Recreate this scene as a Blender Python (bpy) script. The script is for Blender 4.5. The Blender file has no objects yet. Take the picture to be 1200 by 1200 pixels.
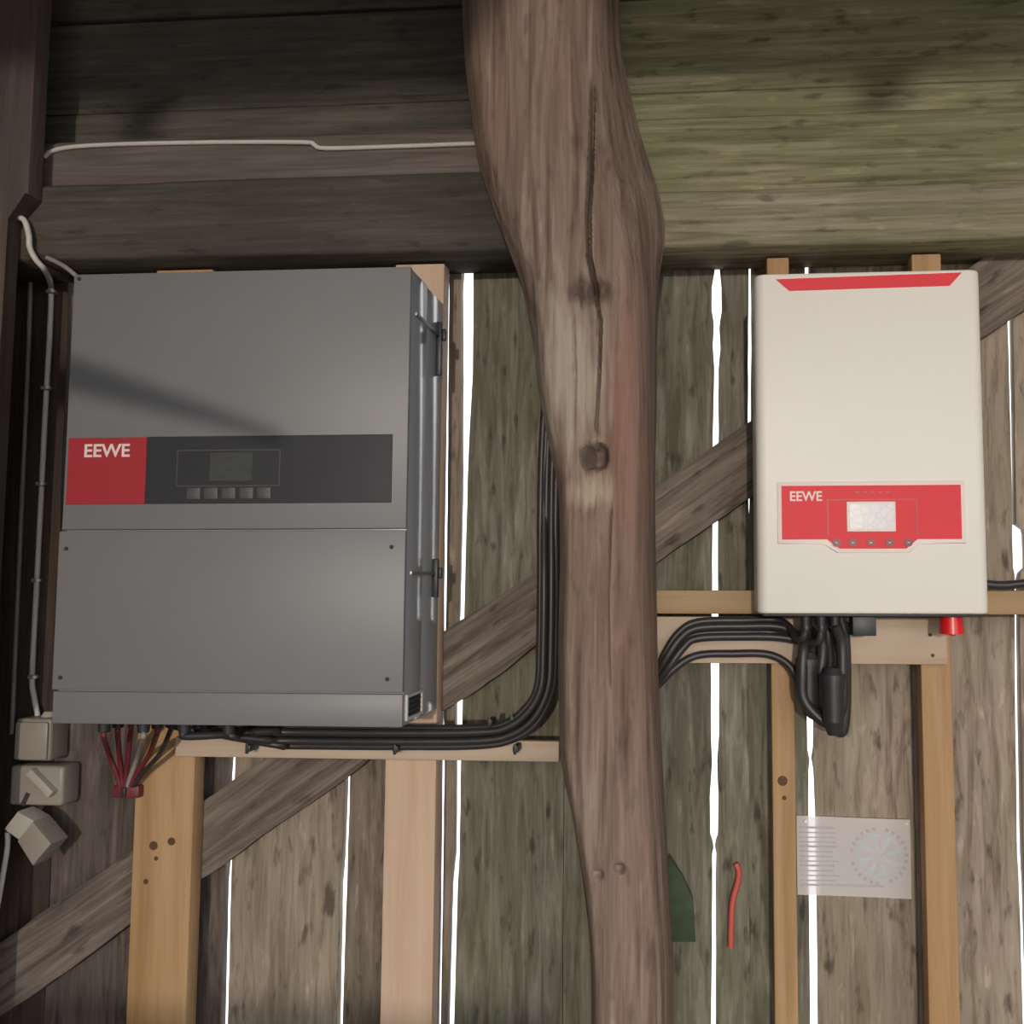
import bpy, bmesh, math, random
from mathutils import Vector, Matrix, Euler, noise
random.seed(7)
scene = bpy.context.scene
COL = scene.collection

# ------------------------------------------------------------------ camera
F_PX, CX, CY = 1050.0, 750.0, 600.0          # focal length and principal point of the (cropped) photo
CAM_Z = 1.5
cam_d = bpy.data.cameras.new('camera')
cam_d.sensor_width = 36.0
cam_d.lens = 36.0 * F_PX / 1200.0
cam_d.shift_x = (600.0 - CX) / 1200.0
cam_d.clip_start = 0.02
cam = bpy.data.objects.new('camera', cam_d)
COL.objects.link(cam)
cam.location = (0, 0, CAM_Z)
cam.rotation_euler = Euler((math.radians(90 + 4.25), 0, math.radians(3.92)), 'XYZ')
scene.camera = cam
CAM_R = cam.rotation_euler.to_matrix()

# ------------------------------------------------------------------ world, sun, exposure
world = bpy.data.worlds.new('world')
scene.world = world
world.use_nodes = True
bg = world.node_tree.nodes['Background']
bg.inputs['Color'].default_value = (0.93, 0.965, 1.0, 1)
bg.inputs['Strength'].default_value = 1.5

SUN_DIR = Vector((0.05, -1.0, 0.09)).normalized()      # from the wall towards the sun
sun_d = bpy.data.lights.new('sun', 'SUN')
sun_d.energy = 0.75
sun_d.angle = math.radians(1.2)
sun_d.color = (1.0, 0.90, 0.76)
sun = bpy.data.objects.new('sun', sun_d)
COL.objects.link(sun)
sun.location = (1.5, -5, 4)
sun.rotation_euler = SUN_DIR.to_track_quat('Z', 'Y').to_euler()

vs = scene.view_settings
vs.view_transform = 'Standard'
vs.look = 'None'
vs.gamma = 1.0
vs.use_curve_mapping = False
vs.exposure = 0.65

# ------------------------------------------------------------------ helpers
def P(u, v, Y):
    """the point on the plane y = Y (parallel to the wall) that the photo shows at pixel u, v"""
    d = CAM_R @ Vector(((u - CX) / F_PX, -(v - CY) / F_PX, -1.0))
    t = Y / d.y
    return Vector((d.x * t, Y, CAM_Z + d.z * t))

def PX(u, v, Y): return P(u, v, Y).x
def PZ(u, v, Y): return P(u, v, Y).z

def tag(o, label=None, cat=None, group=None, kind=None):
    if label: o['label'] = label
    if cat: o['category'] = cat
    if group: o['group'] = group
    if kind: o['kind'] = kind
    return o

def wpos(o):
    p = Vector(o.location)
    while o.parent:
        o = o.parent
        p = p + Vector(o.location)
    return p

def empty(name, loc, parent=None):
    o = bpy.data.objects.new(name, None)
    o.empty_display_size = 0.05
    COL.objects.link(o)
    if parent: o.parent = parent; o.location = Vector(loc) - wpos(parent)
    else: o.location = loc
    return o

def link_bm(name, bm, mat, parent=None, origin=None, smooth=None):
    """bm is in world coordinates; origin becomes the object's origin"""
    if origin is None:
        xs = [v.co.x for v in bm.verts]; ys = [v.co.y for v in bm.verts]; zs = [v.co.z for v in bm.verts]
        origin = Vector(((min(xs) + max(xs)) / 2, (min(ys) + max(ys)) / 2, min(zs)))
    origin = Vector(origin)
    for v in bm.verts: v.co -= origin
    bmesh.ops.recalc_face_normals(bm, faces=bm.faces)
    me = bpy.data.meshes.new(name)
    bm.to_mesh(me); bm.free()
    if mat: me.materials.append(mat)
    if smooth is not None:
        for p in me.polygons: p.use_smooth = True
        if smooth < 179: me.set_sharp_from_angle(angle=math.radians(smooth))
    o = bpy.data.objects.new(name, me)
    COL.objects.link(o)
    if parent:
        o.parent = parent
        o.location = origin - wpos(parent)
    else:
        o.location = origin
    return o

def bm_box(x0, x1, y0, y1, z0, z1, bev=0.0, seg=2, bm=None):
    b = bmesh.new()
    bmesh.ops.create_cube(b, size=1.0)
    for v in b.verts:
        v.co = Vector((x0 + (v.co.x + .5) * (x1 - x0), y0 + (v.co.y + .5) * (y1 - y0), z0 + (v.co.z + .5) * (z1 - z0)))
    if bev > 0:
        bmesh.ops.bevel(b, geom=list(b.edges), offset=bev, segments=seg, profile=0.5, affect='EDGES')
    return b

def box(name, x0, x1, y0, y1, z0, z1, mat, parent=None, bev=0.0, seg=2):
    return link_bm(name, bm_box(x0, x1, y0, y1, z0, z1, bev, seg), mat, parent, smooth=40 if bev else None)

def bm_prism(pts, y0, y1, bev=0.0):
    """polygon of (x, z) points extruded from y0 to y1"""
    b = bmesh.new()
    a = [b.verts.new((x, y0, z)) for x, z in pts]
    c = [b.verts.new((x, y1, z)) for x, z in pts]
    n = len(pts)
    b.faces.new(a); b.faces.new(c[::-1])
    for i in range(n):
        b.faces.new((a[i], a[(i + 1) % n], c[(i + 1) % n], c[i]))
    if bev > 0:
        fe = [e for e in b.edges if all(abs(v.co.y - y0) < 1e-6 for v in e.verts)]
        bmesh.ops.bevel(b, geom=fe, offset=bev, segments=2, profile=0.5, affect='EDGES')
    return b

def prism(name, pts, y0, y1, mat, parent=None, bev=0.0):
    return link_bm(name, bm_prism(pts, y0, y1, bev), mat, parent, smooth=40)

def catmull(pts, n=8):
    pts = [Vector(p) for p in pts]
    out = []
    for i in range(len(pts) - 1):
        p0 = pts[max(i - 1, 0)]; p1 = pts[i]; p2 = pts[i + 1]; p3 = pts[min(i + 2, len(pts) - 1)]
        for k in range(n):
            t = k / n
            out.append(0.5 * ((2 * p1) + (p2 - p0) * t + (2 * p0 - 5 * p1 + 4 * p2 - p3) * t * t + (3 * p1 - p0 - 3 * p2 + p3) * t ** 3))
    out.append(pts[-1])
    return out

def bm_tube(pts, r, sides=10, n=7):
    path = catmull(pts, n)
    b = bmesh.new()
    rings = []
    up = Vector((0, 1, 0.013))
    for i, p in enumerate(path):
        d = (path[min(i + 1, len(path) - 1)] - path[max(i - 1, 0)]).normalized()
        s = d.cross(up)
        if s.length < 1e-3: s = d.cross(Vector((1, 0, 0)))
        s.normalize(); u = s.cross(d).normalized()
        rings.append([b.verts.new(p + r * (math.cos(2 * math.pi * k / sides) * s + math.sin(2 * math.pi * k / sides) * u)) for k in range(sides)])
    for a, c in zip(rings, rings[1:]):
        for k in range(sides):
            b.faces.new((a[k], a[(k + 1) % sides], c[(k + 1) % sides], c[k]))
    b.faces.new(rings[0][::-1]); b.faces.new(rings[-1])
    return b

def tube(name, pts, r, mat, parent=None, sides=10, n=7):
    return link_bm(name, bm_tube(pts, r, sides, n), mat, parent, smooth=60)

def bm_disc(c, r, y0, y1, sides=20):
    return bm_prism([(c[0] + r * math.cos(2 * math.pi * k / sides), c[1] + r * math.sin(2 * math.pi * k / sides)) for k in range(sides)], y0, y1)

def merge(bms):
    out = bmesh.new()
    for b in bms:
        m = bpy.data.meshes.new('tmp'); b.to_mesh(m); b.free()
        out.from_mesh(m); bpy.data.meshes.remove(m)
    return out

def lettering(name, text, x0, x1, z0, z1, y, mat, parent):
    """flat raised letters facing the camera side (-y), fitted to a rectangle"""
    cu = bpy.data.curves.new('font', 'FONT'); cu.body = text; cu.extrude = 0.01; cu.offset = 0.02
    t = bpy.data.objects.new('font', cu); COL.objects.link(t)
    dg = bpy.context.evaluated_depsgraph_get()
    me = bpy.data.meshes.new_from_object(t.evaluated_get(dg))
    bpy.data.objects.remove(t); bpy.data.curves.remove(cu)
    b = bmesh.new(); b.from_mesh(me); bpy.data.meshes.remove(me)
    xs = [v.co.x for v in b.verts]; ys = [v.co.y for v in b.verts]
    ax, bx, ay, by = min(xs), max(xs), min(ys), max(ys)
    for v in b.verts:
        v.co = Vector((x0 + (v.co.x - ax) / (bx - ax) * (x1 - x0), y - 0.0006 * (v.co.z / 0.01), z0 + (v.co.y - ay) / (by - ay) * (z1 - z0)))
    return link_bm(name, b, mat, parent)

# ------------------------------------------------------------------ materials
def new_mat(name):
    m = bpy.data.materials.new(name); m.use_nodes = True
    return m, m.node_tree.nodes, m.node_tree.links, m.node_tree.nodes['Principled BSDF']

def plain(name, col, rough=0.5, metal=0.0, mottle=0.06, scale=30.0, spec=0.5, bump=0.0):
    m, N, L, b = new_mat(name)
    tc = N.new('ShaderNodeTexCoord')
    nz = N.new('ShaderNodeTexNoise'); nz.inputs['Scale'].default_value = scale; nz.inputs['Detail'].default_value = 4
    L.new(tc.outputs['Object'], nz.inputs['Vector'])
    rp = N.new('ShaderNodeValToRGB')
    rp.color_ramp.elements[0].position = 0.3; rp.color_ramp.elements[1].position = 0.7
    rp.color_ramp.elements[0].color = tuple(c * (1 - mottle) for c in col) + (1,)
    rp.color_ramp.elements[1].color = tuple(min(1, c * (1 + mottle)) for c in col) + (1,)
    L.new(nz.outputs['Fac'], rp.inputs['Fac']); L.new(rp.outputs['Color'], b.inputs['Base Color'])
    b.inputs['Roughness'].default_value = rough; b.inputs['Metallic'].default_value = metal
    b.inputs['Specular IOR Level'].default_value = spec
    if bump:
        bp = N.new('ShaderNodeBump'); bp.inputs['Strength'].default_value = bump; bp.inputs['Distance'].default_value = 0.002
        L.new(nz.outputs['Fac'], bp.inputs['Height']); L.new(bp.outputs['Normal'], b.inputs['Normal'])
    return m

def wood(name, dark, mid, light, axis='Z', grain=55.0, stretch=0.05, rough=0.85, moss=0.0, moss_col=(0.07, 0.085, 0.035), stain=0.5, bump=0.5, stain_col=None, vary=0.25, stain_scale=3.0, contrast=0.0, fleck=0.0):
    m, N, L, b = new_mat(name)
    tc = N.new('ShaderNodeTexCoord'); oi = N.new('ShaderNodeObjectInfo')
    mul = N.new('ShaderNodeVectorMath'); mul.operation = 'SCALE'; mul.inputs[0].default_value = (17.3, 9.1, 23.7)
    L.new(oi.outputs['Random'], mul.inputs['Scale'])
    add = N.new('ShaderNodeVectorMath'); add.operation = 'ADD'
    L.new(tc.outputs['Object'], add.inputs[0]); L.new(mul.outputs['Vector'], add.inputs[1])
    mp = N.new('ShaderNodeMapping')
    s = {'X': (stretch, 1, 1), 'Z': (1, 1, stretch)}[axis]
    mp.inputs['Scale'].default_value = s
    L.new(add.outputs['Vector'], mp.inputs['Vector'])
    g = N.new('ShaderNodeTexNoise'); g.inputs['Scale'].default_value = grain; g.inputs['Detail'].default_value = 7
    g.inputs['Roughness'].default_value = 0.62; g.inputs['Distortion'].default_value = 0.6
    L.new(mp.outputs['Vector'], g.inputs['Vector'])
    r1 = N.new('ShaderNodeValToRGB')
    e = r1.color_ramp.elements
    e[0].position = 0.30 + contrast; e[0].color = tuple(dark) + (1,)
    e[1].position = 0.72 - contrast; e[1].color = tuple(light) + (1,)
    k = e.new(0.5); k.color = tuple(mid) + (1,)
    L.new(g.outputs['Fac'], r1.inputs['Fac'])
    # broad stains
    mp2 = N.new('ShaderNodeMapping'); s2 = {'X': (0.35, 1, 1), 'Z': (1, 1, 0.35)}[axis]
    mp2.inputs['Scale'].default_value = s2
    L.new(add.outputs['Vector'], mp2.inputs['Vector'])
    st = N.new('ShaderNodeTexNoise'); st.inputs['Scale'].default_value = stain_scale * 2; st.inputs['Detail'].default_value = 5
    L.new(mp2.outputs['Vector'], st.inputs['Vector'])
    r2 = N.new('ShaderNodeValToRGB'); e = r2.color_ramp.elements
    e[0].position = 0.38; e[0].color = (0, 0, 0, 1); e[1].position = 0.66; e[1].color = (1, 1, 1, 1)
    L.new(st.outputs['Fac'], r2.inputs['Fac'])
    m1 = N.new('ShaderNodeMix'); m1.data_type = 'RGBA'; m1.blend_type = 'MIX'
    sc_ = N.new('ShaderNodeMath'); sc_.operation = 'MULTIPLY'; sc_.inputs[1].default_value = stain
    L.new(r2.outputs['Color'], sc_.inputs[0]); L.new(sc_.outputs[0], m1.inputs['Factor'])
    L.new(r1.outputs['Color'], m1.inputs['A'])
    m1.inputs['B'].default_value = tuple(stain_col or tuple(c * 0.45 for c in mid)) + (1,)
    last = m1.outputs['Result']
    if moss > 0:
        ms = N.new('ShaderNodeTexNoise'); ms.inputs['Scale'].default_value = 4.3; ms.inputs['Detail'].default_value = 8; ms.inputs['Roughness'].default_value = 0.7
        of = N.new('ShaderNodeVectorMath'); of.operation = 'ADD'; of.inputs[1].default_value = (3.1, 7.7, 1.9)
        L.new(mp2.outputs['Vector'], of.inputs[0]); L.new(of.outputs['Vector'], ms.inputs['Vector'])
        r3 = N.new('ShaderNodeValToRGB'); e = r3.color_ramp.elements
        e[0].position = 0.40; e[0].color = (0, 0, 0, 1); e[1].position = 0.62; e[1].color = (moss, moss, moss, 1)
        L.new(ms.outputs['Fac'], r3.inputs['Fac'])
        m2 = N.new('ShaderNodeMix'); m2.data_type = 'RGBA'
        L.new(r3.outputs['Color'], m2.inputs['Factor']); L.new(last, m2.inputs['A'])
        m2.inputs['B'].default_value = tuple(moss_col) + (1,)
        last = m2.outputs['Result']
    if fleck > 0:      # pale lichen flecks and dark weather spots
        mp3 = N.new('ShaderNodeMapping'); mp3.inputs['Scale'].default_value = {'X': (0.3, 1, 1), 'Z': (1, 1, 0.3)}[axis]
        L.new(add.outputs['Vector'], mp3.inputs['Vector'])
        fk = N.new('ShaderNodeTexNoise'); fk.inputs['Scale'].default_value = 38; fk.inputs['Detail'].default_value = 3
        L.new(mp3.outputs['Vector'], fk.inputs['Vector'])
        r4 = N.new('ShaderNodeValToRGB'); e = r4.color_ramp.elements
        lo, hi = 1 - 0.75 * fleck, 1 + 0.6 * fleck
        e[0].position = 0.28; e[0].color = (lo, lo, lo, 1); e[1].position = 0.75; e[1].color = (hi, hi, hi, 1)
        k1 = e.new(0.40); k1.color = (1, 1, 1, 1); k2 = e.new(0.62); k2.color = (1, 1, 1, 1)
        L.new(fk.outputs['Fac'], r4.inputs['Fac'])
        m4 = N.new('ShaderNodeMix'); m4.data_type = 'RGBA'; m4.blend_type = 'MULTIPLY'; m4.inputs['Factor'].default_value = 1.0
        m4.clamp_result = False
        L.new(last, m4.inputs['A']); L.new(r4.outputs['Color'], m4.inputs['B'])
        last = m4.outputs['Result']
    # piece-to-piece variation
    hv = N.new('ShaderNodeHueSaturation')
    mr = N.new('ShaderNodeMapRange'); mr.inputs['To Min'].default_value = 1 - vary; mr.inputs['To Max'].default_value = 1 + vary
    L.new(oi.outputs['Random'], mr.inputs['Value']); L.new(mr.outputs['Result'], hv.inputs['Value'])
    L.new(last, hv.inputs['Color']); L.new(hv.outputs['Color'], b.inputs['Base Color'])
    b.inputs['Roughness'].default_value = rough
    b.inputs['Specular IOR Level'].default_value = 0.25
    bp = N.new('ShaderNodeBump'); bp.inputs['Strength'].default_value = bump; bp.inputs['Distance'].default_value = 0.004
    L.new(g.outputs['Fac'], bp.inputs['Height']); L.new(bp.outputs['Normal'], b.inputs['Normal'])
    return m

M = {}
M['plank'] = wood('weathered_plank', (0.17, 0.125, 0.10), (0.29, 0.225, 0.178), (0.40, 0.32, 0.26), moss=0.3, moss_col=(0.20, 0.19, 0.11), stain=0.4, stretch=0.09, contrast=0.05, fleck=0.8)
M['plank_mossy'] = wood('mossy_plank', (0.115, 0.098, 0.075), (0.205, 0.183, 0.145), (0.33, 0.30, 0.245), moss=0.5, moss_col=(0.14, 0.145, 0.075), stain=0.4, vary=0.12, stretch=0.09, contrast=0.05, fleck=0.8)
M['plank_brown_shaded'] = wood('shaded_brown_plank', (0.075, 0.056, 0.047), (0.125, 0.096, 0.082), (0.19, 0.15, 0.125), stain=0.4, vary=0.1, stretch=0.09, contrast=0.05, fleck=0.6)  # brown boards with the lower-left shadow put into their colour
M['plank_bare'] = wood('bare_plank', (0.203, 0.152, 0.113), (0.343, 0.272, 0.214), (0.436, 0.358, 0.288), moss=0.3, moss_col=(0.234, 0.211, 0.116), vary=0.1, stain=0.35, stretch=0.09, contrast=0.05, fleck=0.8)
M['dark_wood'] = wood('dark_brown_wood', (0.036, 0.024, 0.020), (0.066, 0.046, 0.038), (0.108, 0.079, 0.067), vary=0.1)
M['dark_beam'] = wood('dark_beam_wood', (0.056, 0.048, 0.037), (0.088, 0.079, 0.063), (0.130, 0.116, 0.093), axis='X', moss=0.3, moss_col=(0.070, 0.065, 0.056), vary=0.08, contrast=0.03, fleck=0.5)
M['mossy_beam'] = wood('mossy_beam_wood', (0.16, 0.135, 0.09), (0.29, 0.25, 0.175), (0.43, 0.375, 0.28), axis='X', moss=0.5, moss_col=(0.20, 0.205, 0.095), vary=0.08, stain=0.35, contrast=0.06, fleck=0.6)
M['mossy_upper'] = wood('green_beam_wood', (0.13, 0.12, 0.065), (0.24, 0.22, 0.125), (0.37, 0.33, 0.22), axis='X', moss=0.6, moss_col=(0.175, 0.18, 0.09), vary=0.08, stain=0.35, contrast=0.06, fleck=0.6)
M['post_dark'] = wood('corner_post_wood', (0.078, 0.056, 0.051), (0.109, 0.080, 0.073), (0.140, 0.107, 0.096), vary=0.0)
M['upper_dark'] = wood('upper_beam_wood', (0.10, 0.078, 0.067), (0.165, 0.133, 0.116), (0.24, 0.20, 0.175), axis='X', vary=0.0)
M['brace'] = wood('brace_wood', (0.10, 0.075, 0.06), (0.19, 0.148, 0.122), (0.30, 0.24, 0.20), axis='X', stain=0.5, vary=0.0, contrast=0.05, fleck=0.7)
M['post'] = wood('oak_post_wood', (0.12, 0.08, 0.062), (0.235, 0.168, 0.134), (0.36, 0.275, 0.225), grain=48, stain=0.45, stain_col=(0.235, 0.135, 0.10), vary=0.0, bump=0.9, stain_scale=2.2, contrast=0.03, fleck=0.4)
M['pine'] = wood('new_pine_wood', (0.353, 0.206, 0.097), (0.454, 0.281, 0.147), (0.521, 0.344, 0.197), grain=30, stain=0.25, stain_col=(0.420, 0.227, 0.084), bump=0.1, vary=0.06, rough=0.6)
M['pine_pale'] = wood('pale_pine_wood', (0.570, 0.386, 0.267), (0.644, 0.460, 0.331), (0.699, 0.524, 0.396), grain=30, stain=0.2, stain_col=(0.552, 0.368, 0.239), bump=0.1, vary=0.04, rough=0.6)
M['pine_h'] = wood('new_pine_rail_wood', (0.353, 0.227, 0.118), (0.437, 0.302, 0.168), (0.504, 0.361, 0.218), axis='X', grain=30, stain=0.25, stain_col=(0.370, 0.210, 0.084), bump=0.1, vary=0.05, rough=0.6)
M['pine_pale_h'] = wood('pale_pine_board_wood', (0.462, 0.336, 0.244), (0.529, 0.403, 0.302), (0.588, 0.462, 0.361), axis='X', grain=30, stain=0.2, stain_col=(0.437, 0.302, 0.202), bump=0.1, vary=0.04, rough=0.6)
M['knot'] = plain('knot_wood', (0.10, 0.045, 0.015), 0.7, mottle=0.3)
M['grey_paint'] = plain('grey_powder_coat', (0.205, 0.20, 0.205), 0.45, mottle=0.03, scale=5)
M['grey_side_lit'] = plain('grey_paint_lit_side', (0.351, 0.358, 0.385), 0.17, mottle=0.03, scale=5)  # lighter, bluer than the front; daylight from the gap put into the colour
M['seam'] = plain('dark_seam', (0.03, 0.03, 0.03), 0.7)
M['white_paint'] = plain('off_white_powder_coat', (0.864, 0.815, 0.745), 0.5, mottle=0.015, scale=4)
M['red'] = plain('red_panel_film', (0.40, 0.030, 0.040), 0.4, mottle=0.04, scale=10)
M['red_light'] = plain('bright_red_panel_film', (0.80, 0.045, 0.06), 0.5, mottle=0.03, scale=8, spec=0.25)
M['red_dark'] = plain('dark_red_button', (0.20, 0.02, 0.025), 0.4)
M['pink_edge'] = plain('pale_panel_border', (0.88, 0.74, 0.68), 0.5, mottle=0.02)
M['black_panel'] = plain('black_panel_film', (0.040, 0.040, 0.045), 0.32, mottle=0.05, scale=6)
M['panel_line'] = plain('panel_line_print', (0.085, 0.08, 0.08), 0.4)
M['lcd_off'] = plain('unlit_lcd', (0.075, 0.078, 0.075), 0.25, mottle=0.1, scale=60)
M['button_grey'] = plain('grey_membrane_button', (0.085, 0.085, 0.085), 0.5, mottle=0.2, scale=120)
M['letter_white'] = plain('white_print', (0.85, 0.70, 0.68), 0.5)
M['black_cable'] = plain('black_cable_sheath', (0.035, 0.032, 0.034), 0.42, mottle=0.15)
M['black_plastic'] = plain('black_plastic', (0.03, 0.03, 0.033), 0.45, mottle=0.1)
M['dark_red_cable'] = plain('dark_red_cable_sheath', (0.16, 0.025, 0.03), 0.5)
M['red_knob'] = plain('red_knob_plastic', (0.75, 0.02, 0.02), 0.3)
M['white_cable'] = plain('white_cable_sheath', (0.62, 0.57, 0.53), 0.5)
M['grey_cable'] = plain('grey_cable_sheath', (0.27, 0.24, 0.225), 0.5)
M['white_plastic'] = plain('white_plastic', (0.295, 0.254, 0.213), 0.4, mottle=0.05, scale=20)
M['plug_plastic'] = plain('plug_plastic', (0.414, 0.369, 0.324), 0.4, mottle=0.05, scale=20)
M['steel'] = plain('dull_steel', (0.35, 0.35, 0.36), 0.35, metal=0.9)
M['zinc'] = plain('bright_nail_head', (0.85, 0.85, 0.85), 0.3, metal=0.6)
M['nail_cap'] = plain('white_nail_cap', (0.92, 0.90, 0.86), 0.3)
M['earth'] = plain('earth_floor', (0.20, 0.16, 0.12), 0.95, mottle=0.3, scale=6, bump=0.5)
M['roof'] = wood('roof_boards', (0.08, 0.06, 0.045), (0.14, 0.11, 0.085), (0.2, 0.16, 0.13), axis='X')
M['ink'] = plain('grey_print', (0.46, 0.44, 0.46), 0.8)
M['ink_pale'] = plain('pale_grey_print', (0.52, 0.56, 0.56), 0.8)
M['leaf'] = plain('dark_leaf', (0.035, 0.055, 0.025), 0.6, mottle=0.3)
M['red_cord'] = plain('red_cord', (0.55, 0.10, 0.08), 0.6)

# LCD of the white inverter: pale screen with a faint printed diagram
m, N, L, b = new_mat('pale_lcd')
tc = N.new('ShaderNodeTexCoord')
v = N.new('ShaderNodeTexVoronoi'); v.inputs['Scale'].default_value = 55.0; v.feature = 'DISTANCE_TO_EDGE'
L.new(tc.outputs['Object'], v.inputs['Vector'])
r = N.new('ShaderNodeValToRGB'); r.color_ramp.elements[0].color = (0.60, 0.57, 0.60, 1); r.color_ramp.elements[0].position = 0.0
r.color_ramp.elements[1].color = (0.70, 0.66, 0.69, 1); r.color_ramp.elements[1].position = 0.16
L.new(v.outputs['Distance'], r.inputs['Fac']); L.new(r.outputs['Color'], b.inputs['Base Color'])
b.inputs['Roughness'].default_value = 0.25
M['lcd_pale'] = m
# paper lets the daylight of the gap behind it through
m, N, L, b = new_mat('paper')
out = N['Material Output']
tr = N.new('ShaderNodeBsdfTranslucent'); tr.inputs['Color'].default_value = (0.86, 0.79, 0.78, 1)
df = N.new('ShaderNodeBsdfDiffuse')
tc = N.new('ShaderNodeTexCoord'); nz = N.new('ShaderNodeTexNoise'); nz.inputs['Scale'].default_value = 8
L.new(tc.outputs['Object'], nz.inputs['Vector'])
r = N.new('ShaderNodeValToRGB'); r.color_ramp.elements[0].color = (0.92, 0.85, 0.83, 1); r.color_ramp.elements[1].color = (0.96, 0.90, 0.88, 1)
L.new(nz.outputs['Fac'], r.inputs['Fac']); L.new(r.outputs['Color'], df.inputs['Color'])
mx = N.new('ShaderNodeMixShader'); mx.inputs['Fac'].default_value = 0.35
L.new(df.outputs['BSDF'], mx.inputs[1]); L.new(tr.outputs['BSDF'], mx.inputs[2]); tp = N.new('ShaderNodeBsdfTransparent'); mx2 = N.new('ShaderNodeMixShader'); mx2.inputs['Fac'].default_value = 0.14
L.new(mx.outputs['Shader'], mx2.inputs[1]); L.new(tp.outputs['BSDF'], mx2.inputs[2]); L.new(mx2.outputs['Shader'], out.inputs['Surface'])
M['paper'] = m

# ------------------------------------------------------------------ depths (metres from the camera along the wall normal)
Y_PL0, Y_PL1 = 2.100, 2.126        # wall planks
Y_BR0 = 2.056                      # diagonal brace
Y_ST0, Y_ST1 = 2.011, 2.055        # pine studs
Y_RL0 = 1.986                      # pine rails
Y_BM0 = 1.945                      # horizontal beams
Z_BEAM = PZ(300, 300, Y_BM0)       # underside of the left beam
Z_TOP = 3.10
X_L = PX(-30, 600, 2.1)            # left wall
X_R = 2.3

# ------------------------------------------------------------------ floor, roof, side walls and added light blockers
fl = box('floor', X_L - 12.0, 14.0, -25.0, 2.6, -0.12, 0.0, M['earth']); tag(fl, kind='structure')
ce = empty('ceiling', (0, 0, Z_TOP)); tag(ce, kind='structure')
yy = -2.6
while yy < 2.2:
    box('roof_board', X_L - 0.2, 2.4, yy, yy + 0.236, Z_TOP, Z_TOP + 0.03, M['roof'], ce)
    yy += 0.24
for xx in (-1.2, -0.3, 0.6, 1.5):
    box('rafter', xx, xx + 0.08, -2.6, 2.1, Z_TOP - 0.12, Z_TOP - 0.001, M['dark_wood'], ce, bev=0.006)

wl = empty('wall_left', (X_L, 0, 0)); tag(wl, kind='structure')
yy = -2.5
while yy < 2.05:
    w_ = min(random.uniform(0.2, 0.3), 2.1 - yy)
    box('plank', X_L - 0.03, X_L, yy, yy + w_ - 0.002, 0.0, Z_TOP, M['dark_wood'], wl)
    yy += w_
wr = empty('wall_right', (2.3, 0, 0)); tag(wr, kind='structure')
for k in range(7):
    yk = 0.28 + k * 0.26
    box('plank', 2.3, 2.33, yk, yk + 0.257, 0.0, Z_TOP, M['plank'], wr)

# a low boarded partition added behind the camera to block skylight on the left
wf = empty('shade_partition', (-1.0, -2.6, 0)); tag(wf, kind='structure')
for k in range(7):
    xk = X_L + k * 0.24
    box('plank', xk, xk + 0.238, -2.63, -2.6, 0.0, 0.95, M['dark_wood'], wf)
# the bay is open behind the camera; an added arm, shaped to cast the dark band on the grey cabinet
YF = -0.55
def sunpoint(u, v, Y=1.765):
    p = P(u, v, Y); t = (Y - YF) / -SUN_DIR.y
    return p + SUN_DIR * t
ba = [sunpoint(50, 408), sunpoint(330, 508)]; bb = [sunpoint(330, 520), sunpoint(50, 452)]
sl = (ba[1].z - ba[0].z) / (ba[1].x - ba[0].x)
e0 = (X_L, ba[0].z + sl * (X_L - ba[0].x)); e1 = (X_L, bb[1].z + (bb[0].z - bb[1].z) / (bb[0].x - bb[1].x) * (X_L - bb[1].x))
prism('shadow_caster_arm', [e0, (ba[1].x, ba[1].z), (bb[0].x, bb[0].z), e1], YF, YF + 0.05, M['dark_wood'], wl)

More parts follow.
